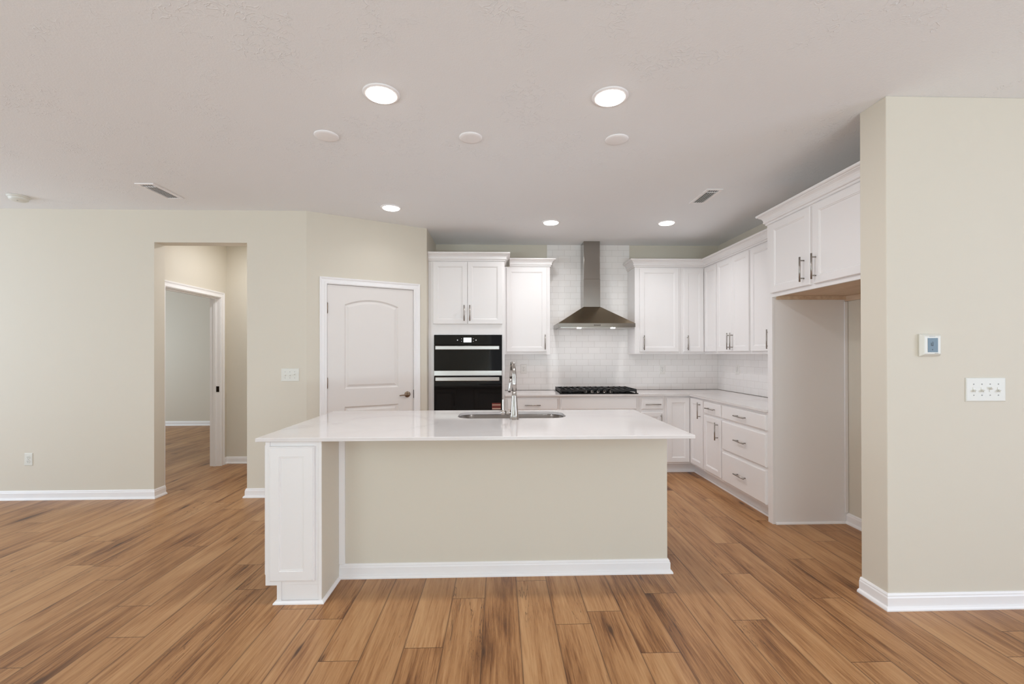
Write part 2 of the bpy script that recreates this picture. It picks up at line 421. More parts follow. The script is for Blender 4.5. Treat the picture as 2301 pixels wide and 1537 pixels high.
# casing: profile across (c: from the inner edge outward, h: off the wall), mitred round the opening
def casing(m, P, s0, s1, zt, prof):
    n = len(prof); R = []
    for kx, (sx, zz, so, zo) in enumerate(((s0, 0, -1, 0), (s0, zt, -1, 1), (s1, zt, 1, 1), (s1, 0, 1, 0))):
        R.append([m.bm.verts.new(P(sx + so*c, zz + zo*c, h_)) for c, h_ in prof])
    for a, b in zip(R, R[1:]):
        for j in range(n): m.bm.faces.new((a[j], a[(j+1) % n], b[(j+1) % n], b[j]))
    m.bm.faces.new(R[0][::-1]); m.bm.faces.new(R[-1])
casing(m, pw, DS0-.004, DS1+.004, DZ+.004, CAS)
m.build('door_casing', TRIM, d1)
m = MB(); pbox(m, DS0-.012, DS0-.003, 0, DZ+.012, -.115, .001); pbox(m, DS1+.003, DS1+.012, 0, DZ+.012, -.115, .001); pbox(m, DS0-.003, DS1+.003, DZ+.003, DZ+.012, -.115, .001)
pbox(m, DS0-.003, DS0+.012, 0, DZ+.003, -.06, -.046); pbox(m, DS1-.012, DS1+.003, 0, DZ+.003, -.06, -.046); pbox(m, DS0-.003, DS1+.003, DZ-.01, DZ+.003, -.06, -.046)
m.build('door_jamb', TRIM, d1)
# slab with an arched upper panel and a square lower panel
def offset_loop(pts, d):
    n = len(pts); out = []
    for i in range(n):
        a, b, c = Vector(pts[i-1]), Vector(pts[i]), Vector(pts[(i+1) % n])
        e1, e2 = (b-a).normalized(), (c-b).normalized()
        n1, n2 = Vector((-e1.y, e1.x)), Vector((-e2.y, e2.x))
        mm = (n1+n2)/(1+n1.dot(n2)); out.append(tuple(b+mm*d))
    return out
def arch(s0, s1, z0, z1, rise, n=20):
    pts = [(s0, z0), (s1, z0)]; hw = (s1-s0)/2; R = (hw*hw+rise*rise)/(2*rise); cx, cz = (s0+s1)/2, z1+rise-R; a0 = math.asin(hw/R)
    for i in range(n+1):
        a = a0 - 2*a0*i/n; pts.append((cx+R*math.sin(a), cz+R*math.cos(a)))
    return pts
sl0, sl1, z0, z1 = DS0, DS1, .012, DZ
fr = -.004
panels = [arch(.352, .904, 1.026, 1.880, .060), [(.352, .22), (.904, .22), (.904, .846), (.352, .846)]]
m = MB()
loops = [[pw(a, b, fr) for a, b in ((sl0, z0), (sl1, z0), (sl1, z1), (sl0, z1))]] + [[pw(a, b, fr) for a, b in p] for p in panels]
m.fill(loops)
for p in panels:
    prof = [(0, 0), (.005, -.004), (.014, -.013), (.022, -.013), (.040, -.005), (.044, -.004)]
    R = [[m.bm.verts.new(pw(a, b, fr+hh)) for a, b in offset_loop(p, d)] for d, hh in prof]
    for a, b in zip(R, R[1:]):
        for i in range(len(a)): m.bm.faces.new((a[i], a[(i+1) % len(a)], b[(i+1) % len(a)], b[i]))
    m.bm.faces.new(R[-1])
pbox(m, sl0, sl1, z0, z1, -.044, fr-.0145)
for (a, b) in (((sl0, z0), (sl1, z0)), ((sl1, z0), (sl1, z1)), ((sl1, z1), (sl0, z1)), ((sl0, z1), (sl0, z0))):
    m.bm.faces.new([m.bm.verts.new(q) for q in (pw(*a, fr), pw(*b, fr), pw(*b, fr-.0145), pw(*a, fr-.0145))])
slab = m.build('door_slab', DOORW, d1, weld=True)
for za, zb in ((1.788, 1.888), (1.042, 1.142), (.18, .28)):
    m = MB(); m.cyl(pw(DS0-.002, za, .006), pw(DS0-.002, zb, .006), .0065, n=12); m.cyl(pw(DS0-.002, za-.006, .006), pw(DS0-.002, zb+.006, .006), .004, n=10)
    m.build('hinge', BRONZE, d1)
m = MB(); c = pw(1.000, .943, fr); m.lathe(c, N2, [(0, 0), (.032, 0), (.032, .006), (.027, .010), (.014, .012), (.012, .03), (.013, .05), (.010, .055), (0, .055)], 28)
m.tube([c + N2*.045, c + N2*.047 - D2*.03 + V3(0, 0, -.002), c + N2*.045 - D2*.07 + V3(0, 0, -.005), c + N2*.043 - D2*.098 + V3(0, 0, -.007)], [.0085, .0080, .007, .006], 12)
m.build('lever_handle', BRONZE, slab)
m = MB(); pbox(m, DS1+.001, DS1+.008, .90, .99, -.02, .003); m.build('strike_plate', DARKMET, d1)

# door_2: opening from the hall to the far room
d2 = sroot('door_2', (HX, 5.3, 0), 'white cased doorway in the hall')
def hw(s, z, n=0.0): return V3(HX+n, s, z)
m = MB(); casing(m, hw, 4.770, 5.706, 2.078, CAS); m.build('door_casing', TRIM, d2)
m = MB()
m.box(HX-.121, HX+.001, 4.764, 4.776, 0, 2.09); m.box(HX-.121, HX+.001, 5.70, 5.712, 0, 2.09); m.box(HX-.121, HX+.001, 4.776, 5.70, 2.072, 2.09)
m.box(HX-.075, HX-.045, 5.688, 5.70, 0, 2.0719); m.box(HX-.075, HX-.045, 4.776, 5.688, 2.06, 2.072)
m.build('door_jamb', TRIM, d2)
MB().box(HX-.042, HX-.008, 5.697, 5.7005, .915, .985).build('strike_plate', DARKMET, d2)

# ------------------------------------------------------------------ cabinets
SHK = [(0, 0), (0, .016), (.004, .020), (.052, .020), (.0545, .0165), (.059, .0165), (.064, .0115)]
SLAB = [(0, 0), (0, .014), (.003, .018), (.006, .0195), (.010, .020)]
# faces: 'B' looks to -Y (back run), 'R' looks to -X (right run), 'F' looks to -X on the island end
def face(kind, plane):
    if kind == 'B': return lambda a, z, n=0: V3(a, plane-n, z), V3(1, 0, 0), V3(0, -1, 0)
    if kind == 'R': return lambda a, z, n=0: V3(plane-n, a, z), V3(0, -1, 0), V3(-1, 0, 0)
    if kind == 'N': return lambda a, z, n=0: V3(a, plane+n, z), V3(-1, 0, 0), V3(0, 1, 0)
def front(name, parent, kind, plane, a0, a1, z0, z1, prof, m=None):
    P, ud, n = face(kind, plane)
    st = a0 if kind == 'B' else a1
    mb = MB(); mb.rings(P(st, z0), ud, V3(0, 0, 1), abs(a1-a0), z1-z0, prof)
    return mb.build(name, m or WHITE, parent)
def bar(parent, kind, plane, a, z, vertical=True, ln=.178, name='handle'):
    """bar pull centred at (a, z) on a front whose surface is at plane (already out by .02)"""
    P, ud, n = face(kind, plane); m = MB(); hl, hp = ln/2, .064; so = .032
    if vertical:
        m.cyl(P(a, z-hl, so), P(a, z+hl, so), .006, n=14)
        for d in (-hp, hp): m.cyl(P(a, z+d, 0), P(a, z+d, so), .005, n=10)
    else:
        m.cyl(P(a-hl, z, so), P(a+hl, z, so), .006, n=14)
        for d in (-hp, hp): m.cyl(P(a+d, z, 0), P(a+d, z, so), .005, n=10)
    return m.build(name, NICKEL, parent)
def door(parent, kind, plane, a0, a1, z0, z1, ha=None, hz=None, name='door'):
    o = front(name, parent, kind, plane, a0, a1, z0, z1, SHK)
    if ha is not None: bar(o, kind, plane-.02 if kind != 'N' else plane+.02, ha, hz)
    return o
def drawer(parent, kind, plane, a0, a1, z0, z1, hz=None, handle=True):
    o = front('drawer', parent, kind, plane, a0, a1, z0, z1, SLAB)
    if handle: bar(o, kind, plane-.02, (a0+a1)/2, hz or (z0+z1)/2, False)
    return o
CROWN = [(0, 0), (.007, 0), (.011, .004), (.011, .016), (.019, .017), (.023, .022), (.023, .030), (.021, .034), (.024, .046), (.031, .058), (.042, .067), (.047, .069), (.047, .074), (.058, .076), (.063, .081), (.063, .093), (0, .093)]
QR = [(0, 0), (.016, 0), (.015, .007), (.010, .013), (.003, .016), (0, .016)]

# --- tall oven cabinet
PB = 5.150          # box face of the base/tall cabinets on the back wall
t = thing('oven_cabinet', (-.357, 5.45, 0), 'tall white cabinet holding the built-in ovens', 'cabinet')
m = MB(); m.box(-.777, -.7365, PB, YB-.002, 0, 2.43, .001); m.box(.0315, .062, PB, YB-.002, 0, 2.43, .001)
m.box(-.7365, .0315, PB, YB-.002, 1.596, 2.43); m.box(-.7365, .0315, PB, YB-.002, .11, .495); m.box(-.7365, .0315, YB-.03, YB-.002, .495, 1.596)
m.box(-.7365, .0315, PB+.075, PB+.095, 0, .11)
m.build('carcass', WHITE, t)
door(t, 'B', PB, -.747, -.3595, 1.717, 2.421, -.394, 1.839); door(t, 'B', PB, -.3565, .036, 1.717, 2.421, -.330, 1.839)
drawer(t, 'B', PB, -.747, .036, .13, .47)
m = MB(); m.sweep([(-.799, PB), (.062, PB), (.062, YB-.002)], CROWN, 2.4315, True); m.build('crown_moulding', WHITE, t)
m = MB(); m.box(-.7995, -.777, PB+.004, PB+.022, 0, 2.43); m.build('filler_strip', WHITE, t)

# --- ovens
ov = thing('wall_oven', (-.353, 5.4, .5), 'black glass double wall oven with steel handles', 'oven')
x0, x1 = -.7345, .0295; YO = 5.143
m = MB(); m.box(x0+.006, x1-.006, YO, 5.68, .503, 1.590); m.build('oven_body', DARKMET, ov)
m = MB(); m.box(x0, x1, YO-.017, YO, 1.483, 1.591, .002)
cp = m.build('control_panel', BGLASS, ov)
MB().box(-.402, -.314, YO-.0185, YO-.017, 1.510, 1.562).build('display', SCREEN, cp)
for cx_, cz_, r_ in ((-.470, 1.535, .006), (-.262, 1.535, .006), (-.425, 1.521, .003), (-.425, 1.550, .003), (-.292, 1.521, .003), (-.292, 1.550, .003)):
    MB().box(cx_-r_, cx_+r_, YO-.018, YO-.017, cz_-r_, cz_+r_).build('touch_icon', WHITETXT, cp)
MB().box(x0, x1, YO-.022, YO, 1.192, 1.480, .003).build('microwave_door', BGLASS, ov)
MB().box(x0, x1, YO-.020, YO, 1.133, 1.190, .002).build('steel_trim', STEEL2, ov)
ld = MB().box(x0, x1, YO-.024, YO, .53, 1.130, .003).build('lower_oven_door', BGLASS, ov)
MB().box(x0, x1, YO-.012, YO, .503, .528).build('vent_trim', STEEL2, ov)
for zc in (1.448, 1.097):
    m = MB(); m.box(-.713, .001, YO-.072, YO-.058, zc-.021, zc+.021, .004)
    for xa in (-.700, -.028): m.box(xa, xa+.016, YO-.060, YO-.018, zc-.012, zc+.012, .002)
    m.build('handle', STEEL2, ov)
m = MB(); m.box(-.084, .018, YO-.0252, YO-.024, .750, .824); st = m.build('patch', PATCHR, ld); st['label'] = 'small dark red sticker with pale bands'  # dark red colour patch laid on the lower oven glass
for za, zb in ((.754, .764), (.798, .806)): MB().box(-.080, .016, YO-.0258, YO-.0252, za, zb).build('patch_band', PATCHC, st)

# --- upper cabinets
PU = 5.460
def upper_box(t, x0, x1):
    return MB().box(x0, x1, PU, YB-.0095, 1.372, 2.430, .001).build('carcass', WHITE, t)
t = thing('upper_cabinet', (.34, 5.6, 1.372), 'white single-door wall cabinet between ovens and range hood', 'cabinet')
upper_box(t, .0635, .615); door(t, 'B', PU, .090, .575, 1.403, 2.418, .551, 1.520)
m = MB(); m.sweep([(.127, PU), (.615, PU), (.615, YB-.012)], CROWN, 2.4315, True); m.build('crown_moulding', WHITE, t)
t = thing('upper_cabinet', (1.93, 5.6, 1.372), 'white single-door wall cabinet just right of the range hood', 'cabinet')
upper_box(t, 1.650, 2.214); door(t, 'B', PU, 1.705, 2.187, 1.400, 2.414, 1.751, 1.510)
t = thing('upper_cabinet', (2.6, 5.55, 1.372), 'white wall cabinet turning the corner with two narrow doors', 'cabinet')
PRU = 2.516
m = MB(); m.prism([(2.215, PU, 1.372), (PRU, PU, 1.372), (PRU, 5.136, 1.372), (XR-.002, 5.136, 1.372), (XR-.002, YB-.002, 1.372), (2.215, YB-.002, 1.372)], (0, 0, 1.058)); m.build('carcass', WHITE, t)
door(t, 'B', PU, 2.247, 2.4945, 1.400, 2.414, 2.288, 1.508); door(t, 'R', PRU, 5.150, 5.4385, 1.400, 2.414)
t = thing('upper_cabinet', (2.66, 4.79, 1.372), 'white two-door wall cabinet on the right wall beside the corner cabinet', 'cabinet')
MB().box(PRU, XR-.002, 4.444, 5.135, 1.372, 2.430, .001).build('carcass', WHITE, t)
door(t, 'R', PRU, 4.798, 5.124, 1.400, 2.414, 4.830, 1.510); door(t, 'R', PRU, 4.458, 4.794, 1.400, 2.414, 4.768, 1.510)
t = thing('upper_cabinet', (2.66, 4.05, 1.372), 'white wall cabinet on the right wall partly hidden by the refrigerator panel', 'cabinet')
MB().box(PRU, XR-.002, 3.657, 4.443, 1.372, 2.430, .001).build('carcass', WHITE, t)
door(t, 'R', PRU, 4.062, 4.427, 1.400, 2.414, 4.100, 1.510); door(t, 'R', PRU, 3.69, 4.058, 1.400, 2.414, 4.022, 1.510)
m = MB(); m.sweep([(1.650, YB-.012), (1.650, PU), (PRU, PU), (PRU, 3.722)], CROWN, 2.431, True)
tag(m.build('crown_moulding', WHITE), 'white crown moulding running round the corner wall cabinets', 'moulding')

# --- refrigerator surround
t = thing('refrigerator_cabinet', (2.5, 3.1, 1.835), 'white two-door cabinet above the empty refrigerator niche', 'cabinet')
PF = 2.206
m = MB(); m.box(PF, XR-.002, 2.562, 3.655, 1.850, 2.430); m.build('carcass', WHITE, t)
m = MB(); m.box(PF, PF+.019, 2.562, 3.655, 1.832, 1.850); m.build('bottom_rail', WHITE, t)
m = MB(); m.box(PF+.0195, XR-.004, 2.564, 3.59, 1.842, 1.8495); bp = m.build('bottom_panel', RAWWOOD, t); bp['label'] = 'unpainted plywood underside'
m = MB(); m.box(XR-.022, XR-.004, 2.564, 3.59, 1.800, 1.8415); m.box(PF+.03, XR-.022, 3.574, 3.59, 1.812, 1.8415); m.build('hanging_rail', RAWWOOD, t)
door(t, 'R', PF, 3.121, 3.588, 1.862, 2.416, 3.180, 1.980); door(t, 'R', PF, 2.618, 3.084, 1.862, 2.416, 3.058, 1.980)
m = MB(); m.sweep([(2.44, 3.655), (PF, 3.655), (PF, 2.562)], CROWN, 2.428, True); m.build('crown_moulding', WHITE, t)
t = thing('refrigerator_surround', (2.5, 3.62, 0), 'tall white end panel beside the refrigerator niche', 'panel')
m = MB(); m.box(PF+.004, XR-.002, 3.592, 3.610, 0, 1.831, .001); m.build('side_panel', WHITE, t)
m = MB(); m.box(PF-.002, PF+.018, 3.590, 3.652, 0, 1.8318, .0015); m.build('front_stile', WHITE, t)
m = MB(); m.box(XR-.028, XR-.003, 3.580, 3.5915, .088, 1.798, .002); m.build('scribe_moulding', WHITE, t)
m = MB(); m.sweep([(PF+.02, 3.592), (XR-.03, 3.592)], QR, 0, True); m.build('shoe_moulding', TRIM, t)

# --- base cabinets, back run
def base_back(t, x0, x1, z1=.893):
    m = MB(); m.box(x0, x1, PB, YB-.002, .112, z1, .001); m.build('carcass', WHITE, t)
    m = MB(); m.box(x0, x1, PB+.075, PB+.09, 0, .1115); m.sweep([(x0, PB+.075), (x1, PB+.075)], QR, 0, True); m.build('toe_kick', WHITE, t)
t = thing('base_cabinet', (.37, 5.45, 0), 'white base cabinet with one drawer between ovens and cooktop', 'cabinet')
base_back(t, .0635, .683); drawer(t, 'B', PB, .092, .662, .743, .868, .797)
door(t, 'B', PB, .092, .375, .13, .712, .34, .59); door(t, 'B', PB, .379, .662, .13, .712, .415, .59)
t = thing('base_cabinet', (1.14, 5.45, 0), 'white base cabinet with a plain false front under the cooktop', 'cabinet')
base_back(t, .684, 1.600); drawer(t, 'B', PB, .706, 1.572, .743, .868, handle=False)
door(t, 'B', PB, .706, 1.137, .13, .712, 1.10, .59); door(t, 'B', PB, 1.141, 1.572, .13, .712, 1.178, .59)
t = thing('base_cabinet', (1.75, 5.45, 0), 'narrow white drawer-and-door base cabinet right of the cooktop', 'cabinet')
base_back(t, 1.601, 1.901); drawer(t, 'B', PB, 1.628, 1.876, .743, .868, .798); door(t, 'B', PB, 1.628, 1.876, .13, .709, 1.848, .60)
PRB = 2.206
t = thing('base_cabinet', (2.5, 5.4, 0), 'white corner base cabinet with two tall narrow doors', 'cabinet')
m = MB(); m.prism([(1.902, PB, .112), (PRB, PB, .112), (PRB, 4.802, .112), (XR-.002, 4.802, .112), (XR-.002, YB-.002, .112), (1.902, YB-.002, .112)], (0, 0, .781)); m.build('carcass', WHITE, t)
m = MB(); m.box(1.902, PRB+.08, PB+.075, PB+.09, 0, .1115); m.box(PRB+.075, PRB+.09, 4.802, PB+.075, 0, .1115)
m.sweep([(1.902, PB+.075), (PRB+.075, PB+.075), (PRB+.075, 4.802)], QR, 0, True); m.build('toe_kick', WHITE, t)
door(t, 'B', PB, 1.922, 2.1845, .132, .872); door(t, 'R', PRB, 4.817, 5.1285, .132, .872, 4.866, .757)
# --- base cabinets, right run
def base_right(t, y0, y1):
    m = MB(); m.box(PRB, XR-.002, y0, y1, .112, .893, .001); m.build('carcass', WHITE, t)
    m = MB(); m.box(PRB+.075, PRB+.09, y0, y1, 0, .1115); m.sweep([(PRB+.075, y1), (PRB+.075, y0)], QR, 0, True); m.build('toe_kick', WHITE, t)
t = thing('base_cabinet', (2.5, 4.6, 0), 'narrow white drawer-and-door base cabinet on the right wall', 'cabinet')
base_right(t, 4.402, 4.801); drawer(t, 'R', PRB, 4.417, 4.785, .743, .868, .805); door(t, 'R', PRB, 4.417, 4.785, .142, .720, 4.470, .598)
t = thing('base_cabinet', (2.5, 4.03, 0), 'white three-drawer base cabinet next to the refrigerator panel', 'cabinet')
base_right(t, 3.653, 4.401)
drawer(t, 'R', PRB, 3.662, 4.390, .743, .870, .805); drawer(t, 'R', PRB, 3.662, 4.390, .440, .714, .579); drawer(t, 'R', PRB, 3.662, 4.390, .133, .411, .268)

# --- perimeter countertop
zt, zb = .9145, .8945
m = MB(); PC = 5.122; PCR = 2.178
m.prism([(.0635, PC, zb), (PCR, PC, zb), (PCR, 3.6535, zb), (XR-.002, 3.6535, zb), (XR-.002, YB-.002, zb), (.0635, YB-.002, zb)], (0, 0, zt-zb))
bmesh.ops.bevel(m.bm, geom=[e for e in m.bm.edges if abs(e.verts[0].co.z-e.verts[1].co.z) < 1e-6], offset=.0025, segments=2, affect='EDGES')
tag(m.build('countertop', QUARTZ), 'white quartz L-shaped countertop along the back and right walls', 'countertop')

# --- tile backsplash
m = MB(); ty = .008; g = .0008
m.box(.0635, XR-.002, YB-ty, YB-.0005, .9185, 1.371); m.box(.612, 1.673, YB-ty, YB-.0005, 1.371, H-.001)
m.box(XR-ty, XR-.0005, 3.66, YB-ty-g, .9185, 1.371)
bs = tag(m.build('backsplash', TILE), 'glossy white subway tile backsplash behind counters and hood', 'backsplash')
bs['_w'] = (0, 0, 0)
m = MB(); m.box(.0635, XR-.002, YB-ty+.002, YB-.0025, .9147, .9185); m.box(XR-ty+.002, XR-.0025, 3.66, YB-ty+.002, .9147, .9185)
m.build('joint_line', CAULK, bs)

# ------------------------------------------------------------------ range hood
hd = thing('range_hood', (1.148, 5.6, 1.69), 'stainless steel pyramid range hood above the cooktop', 'range hood')
yb = YB-ty-.001; hx0, hx1, hy = .693, 1.603, YB-.49
m = MB(); m.prism([(hx0, hy, 1.690), (hx1, hy, 1.690), (hx1, yb, 1.690), (hx0, yb, 1.690)], (0, 0, .046))
m.build('rim_band', STEEL3, hd)
cx0, cx1, cy = 1.043, 1.249, YB-.215
m = MB()
lo = [m.bm.verts.new(p) for p in ((hx0, hy, 1.7365), (hx1, hy, 1.7365), (hx1, yb, 1.7365), (hx0, yb, 1.7365))]
hi = [m.bm.verts.new(p) for p in ((cx0-.004, cy-.004, 1.955), (cx1+.004, cy-.004, 1.955), (cx1+.004, yb, 1.955), (cx0-.004, yb, 1.955))]
for i in range(4): m.bm.faces.new((lo[i], lo[(i+1) % 4], hi[(i+1) % 4], hi[i]))
m.bm.faces.new(lo[::-1]); m.bm.faces.new(hi)
m.build('canopy', STEEL, hd)
MB().box(cx0, cx1, cy, yb, 1.9555, 2.300, .002).build('lower_chimney', STEEL3, hd)
MB().box(cx0+.003, cx1-.003, cy+.003, yb, 2.300, H-.001, .002).build('upper_chimney', STEEL3, hd)
m = MB(); m.box(hx0+.03, hx1-.03, hy+.03, yb-.03, 1.684, 1.690); m.build('grease_filter', STEEL2, hd)
for lx in (.945, 1.345):
    MB().box(lx-.022, lx+.022, hy+.022, hy+.060, 1.6795, 1.6845).build('lamp', HOODLED, hd)
for i in range(5): MB().cyl((1.118+i*.016, hy, 1.713), (1.118+i*.016, hy-.002, 1.713), .0055, n=12).build('control_button', DARKMET, hd)

# ------------------------------------------------------------------ cooktop
ck = thing('gas_cooktop', (1.148, 5.43, zt), 'black gas cooktop with cast iron grates under the hood', 'cooktop')
kx0, kx1, ky0, ky1 = .692, 1.604, 5.168, 5.690
m = MB(); m.box(kx0, kx1, ky0, ky1, zt+.0005, zt+.010, .003); m.build('glass_top', BGLASS, ck)
for gx0, gx1 in ((kx0+.012, kx0+.305), (kx0+.312, kx1-.312), (kx1-.305, kx1-.012)):
    m = MB(); ga, gb = ky0+(.115 if gx0 > kx0+.1 and gx1 < kx1-.1 else .03), ky1-.012; gz0, gz1 = zt+.026, zt+.050
    for yy in (ga, (ga+gb)/2-.006, gb-.012): m.box(gx0, gx1, yy, yy+.012, gz0, gz1, .002, 1)
    nb = 5
    for i in range(nb):
        xx = gx0 + (gx1-gx0-.012)*i/(nb-1); m.box(xx, xx+.012, ga, gb, gz0+.001, gz1+.003, .002, 1)
    m.box(gx0, gx1, gb-.012, gb-.002, zt+.012, gz0+.001); m.box(gx0, gx0+.010, ga+.02, gb-.012, zt+.018, gz0+.001); m.box(gx1-.010, gx1, ga+.02, gb-.012, zt+.018, gz0+.001)
    for xx in (gx0, gx1-.014):
        for yy in (ga, gb-.014): m.box(xx, xx+.014, yy, yy+.014, zt+.010, gz0+.002)
    m.build('grate', CASTIRON, ck)
for bx, by, r in ((.84, 5.30, .04), (.84, 5.55, .032), (1.148, 5.47, .055), (1.456, 5.30, .032), (1.456, 5.55, .04)):
    m = MB(); m.lathe((bx, by, zt+.010), (0, 0, 1), [(0, 0), (r+.012, 0), (r+.010, .008), (r, .012), (r, .020), (r-.004, .024), (0, .025)], 24)
    m.build('burner', BLACKP, ck)
for i in range(5):
    m = MB(); kx = 1.148 + (i-2)*.074
    m.lathe((kx, ky0+.055, zt+.010), (0, 0, 1), [(0, 0), (.024, 0), (.024, .004), (.019, .006), (.018, .024), (.015, .027), (0, .027)], 20)
    m.box(kx-.003, kx+.003, ky0+.036, ky0+.074, zt+.036, zt+.041, .001, 1)
    m.build('knob', KNOBM, ck)

# ------------------------------------------------------------------ island
IT, IB = .919, .898
isl = thing('kitchen_island', (.04, 2.9, 0), 'kitchen island with beige painted back wall and white baseboard', 'island')
ix0, ix1 = -.986, 1.058
m = MB(); m.box(ix0, ix1, 2.830, 2.945, 0, IB-.001); m.build('half_wall', WALL, isl)
m = MB(); m.sweep([(ix0, 2.830), (ix1, 2.830), (ix1, 2.945)], BASE, 0, True); m.build('baseboard', TRIM, isl)
m = MB(); m.box(ix0, ix0+.034, 2.812, 2.8295, .087, IB-.002, .0015); m.build('corner_trim', TRIM, isl)
m = MB(); m.box(ix0, ix1-.03, 2.9455, 3.640, .112, IB-.24); m.box(ix0, -.40, 2.9455, 3.640, IB-.24, IB-.001); m.box(.585, ix1-.03, 2.9455, 3.640, IB-.24, IB-.001)
m.box(-.40, .585, 3.621, 3.640, IB-.24, IB-.001); m.box(ix0, ix1-.03, 3.55, 3.565, 0, .1115)
m.build('sink_base', WHITE, isl)
for a0, a1, ha in ((-.97, -.62, -.65), (-.36, .10, .065), (.104, .56, .14), (.62, 1.02, .66)):
    door(isl, 'N', 3.640, a0, a1, .13, .87, ha, .72)
# end cabinets of the island, decorated side panel toward the camera
ec = thing('island_end_cabinet', (-1.15, 3.0, 0), 'shallow white end cabinet of the island with a decorative panelled side', 'cabinet')
ex0, ex1, ey0, ey1 = -1.294, -.9865, 2.552, 3.640
m = MB(); m.box(ex0, ex1-.0185, ey0, ey1, .100, IB-.001, .001); m.box(ex0+.066, ex1-.0185, ey0+.0, ey1, 0, .100); m.build('carcass', WHITE, ec)
m = MB(); m.prism([(ex0, ey0-.0005, .100), (ex0+.062, ey0-.0005, .100), (ex0+.062, ey0-.0005, 0), (ex0+.086, ey0-.0005, 0), (ex0+.086, ey0-.0005, .1205), (ex0+.024, ey0-.0005, .1205), (ex0+.024, ey0-.0005, IB-.002), (ex0, ey0-.0005, IB-.002)], (0, -.005, 0)); m.build('edge_trim', WHITE, ec)
m = MB(); m.box(ex1-.018, ex1-.0012, ey0-.006, 2.8290, 0, IB-.001, .0015); m.build('end_panel', WHITE, ec)
m = MB(); m.box(ex1-.0012, ex1, ey0-.004, 2.8290, .004, IB-.001); m.build('inner_side_panel', WALL, ec)['label'] = 'beige painted inner side'
PIN = [(0, 0), (0, .010), (.0025, .0125), (.005, .0125), (.008, .016), (.056, .016), (.058, .012), (.063, .012), (.065, .0085), (.073, .0085)]
front('panelled_side', ec, 'B', ey0-.0005, -1.272, -1.024, .123, .869, PIN)
for a0, a1 in ((2.575, 3.088), (3.092, 3.625)):
    P, ud, n = face('R', ex0); mb = MB(); mb.rings(P(a1, .145), ud, V3(0, 0, 1), a1-a0, .87-.145, SHK); dd = mb.build('door', WHITE, ec)
    bar(dd, 'R', ex0-.02, 3.06 if a0 < 3 else 3.12, .74)
m = MB(); m.sweep([(ex0+.062, ey1), (ex0+.062, ey0-.0055), (ex1, ey0-.0065), (ex1, 2.80)], QR, 0, True); m.build('shoe_moulding', TRIM, ec)
# island countertop with sink cutout
def rrect(x0, x1, y0, y1, r, n=8):
    pts = []
    for cx_, cy_, a0 in ((x1-r, y0+r, -90), (x1-r, y1-r, 0), (x0+r, y1-r, 90), (x0+r, y0+r, 180)):
        for i in range(n+1):
            a = math.radians(a0 + 90*i/n); pts.append((cx_+r*math.cos(a), cy_+r*math.sin(a)))
    return pts
sx0, sx1, sy0, sy1 = -.305, .490, 3.228, 3.602
hole = rrect(sx0, sx1, sy0, sy1, .115, 10); outer = [(-1.336, 2.520), (1.104, 2.520), (1.104, 3.704), (-1.336, 3.704)]
m = MB(); e = .002
def inset(pts, d): return offset_loop(pts, d)
m.fill([[(x, y, IT) for x, y in inset(outer, e)], [(x, y, IT) for x, y in hole]])
m.fill([[(x, y, IB) for x, y in inset(outer, e)], [(x, y, IB) for x, y in hole]])
for L, zz in ((outer, ((inset(outer, e), IT), (outer, IT-e), (outer, IB+e), (inset(outer, e), IB))), (hole, ((hole, IT), (hole, IB)))):
    R = [[m.bm.verts.new((x, y, z)) for x, y in q] for q, z in zz]
    for a, b in zip(R, R[1:]):
        for i in range(len(a)): m.bm.faces.new((a[i], a[(i+1) % len(a)], b[(i+1) % len(a)], b[i]))
tag(m.build('island_countertop', QUARTZ, weld=True), 'large glossy white quartz slab on the island with sink cutout', 'countertop')
# sink
sk = thing('kitchen_sink', (.09, 3.42, .68), 'undermount stainless steel sink in the island countertop', 'sink')
m = MB(); prof = [(-.018, IB-.0008), (-.004, IB-.0008), (0, IB-.004), (.004, .74), (.012, .700), (.035, .685), (.06, .682)]
R = [[m.bm.verts.new((x, y, z)) for x, y in offset_loop(hole, d)] for d, z in prof]
for a, b in zip(R, R[1:]):
    for i in range(len(a)):
        f = m.bm.faces.new((a[i], a[(i+1) % len(a)], b[(i+1) % len(a)], b[i])); f.smooth = True
m.bm.faces.new(R[-1]); m.build('basin', SINKM, sk)
m = MB(); m.lathe((.09, 3.43, .6825), (0, 0, 1), [(0, 0), (.045, 0), (.043, .003), (.034, .003), (.030, .001), (0, .001)], 24); m.build('drain', CHROME, sk)
# faucet
fx, fy = .105, 3.172
fc = thing('faucet', (fx, fy, IT), 'tall brushed steel pull-down faucet behind the island sink', 'faucet')
m = MB(); m.lathe((fx, fy, IT), (0, 0, 1), [(0, 0), (.033, 0), (.033, .004), (.031, .006), (.0285, .04), (.0235, .10), (.0185, .16), (.0155, .200), (0, .200)], 28); m.build('body', CHROME, fc)
dv_ = Vector((-.016, .225, 0)); pts = [V3(fx, fy, IT+.2005), V3(fx, fy, IT+.25), V3(fx, fy, IT+.306)]
Rr = dv_.length/2; dh = dv_.normalized(); cc = V3(fx, fy, IT+.306) + dh*Rr
for i in range(1, 17):
    a = PI - PI*i/16*1.0; pts.append(cc + dh*Rr*math.cos(a) + V3(0, 0, .78*Rr*math.sin(a)))
tip = pts[-1]; pts += [tip + V3(-.002, .003, -.03)]
m = MB(); m.tube(pts, [.0155, .0152, .0148] + [.0145 - .0035*i/15 for i in range(16)] + [.0108], 18); m.build('spout', CHROME, fc)
a = pts[-1]; m = MB(); m.tube([a + V3(0, 0, -.0005), a + V3(-.004, .002, -.04), a + V3(-.010, .003, -.09), a + V3(-.012, .003, -.105)], [.0112, .0116, .0122, .0100], 18); m.build('spray_head', CHROME, fc)
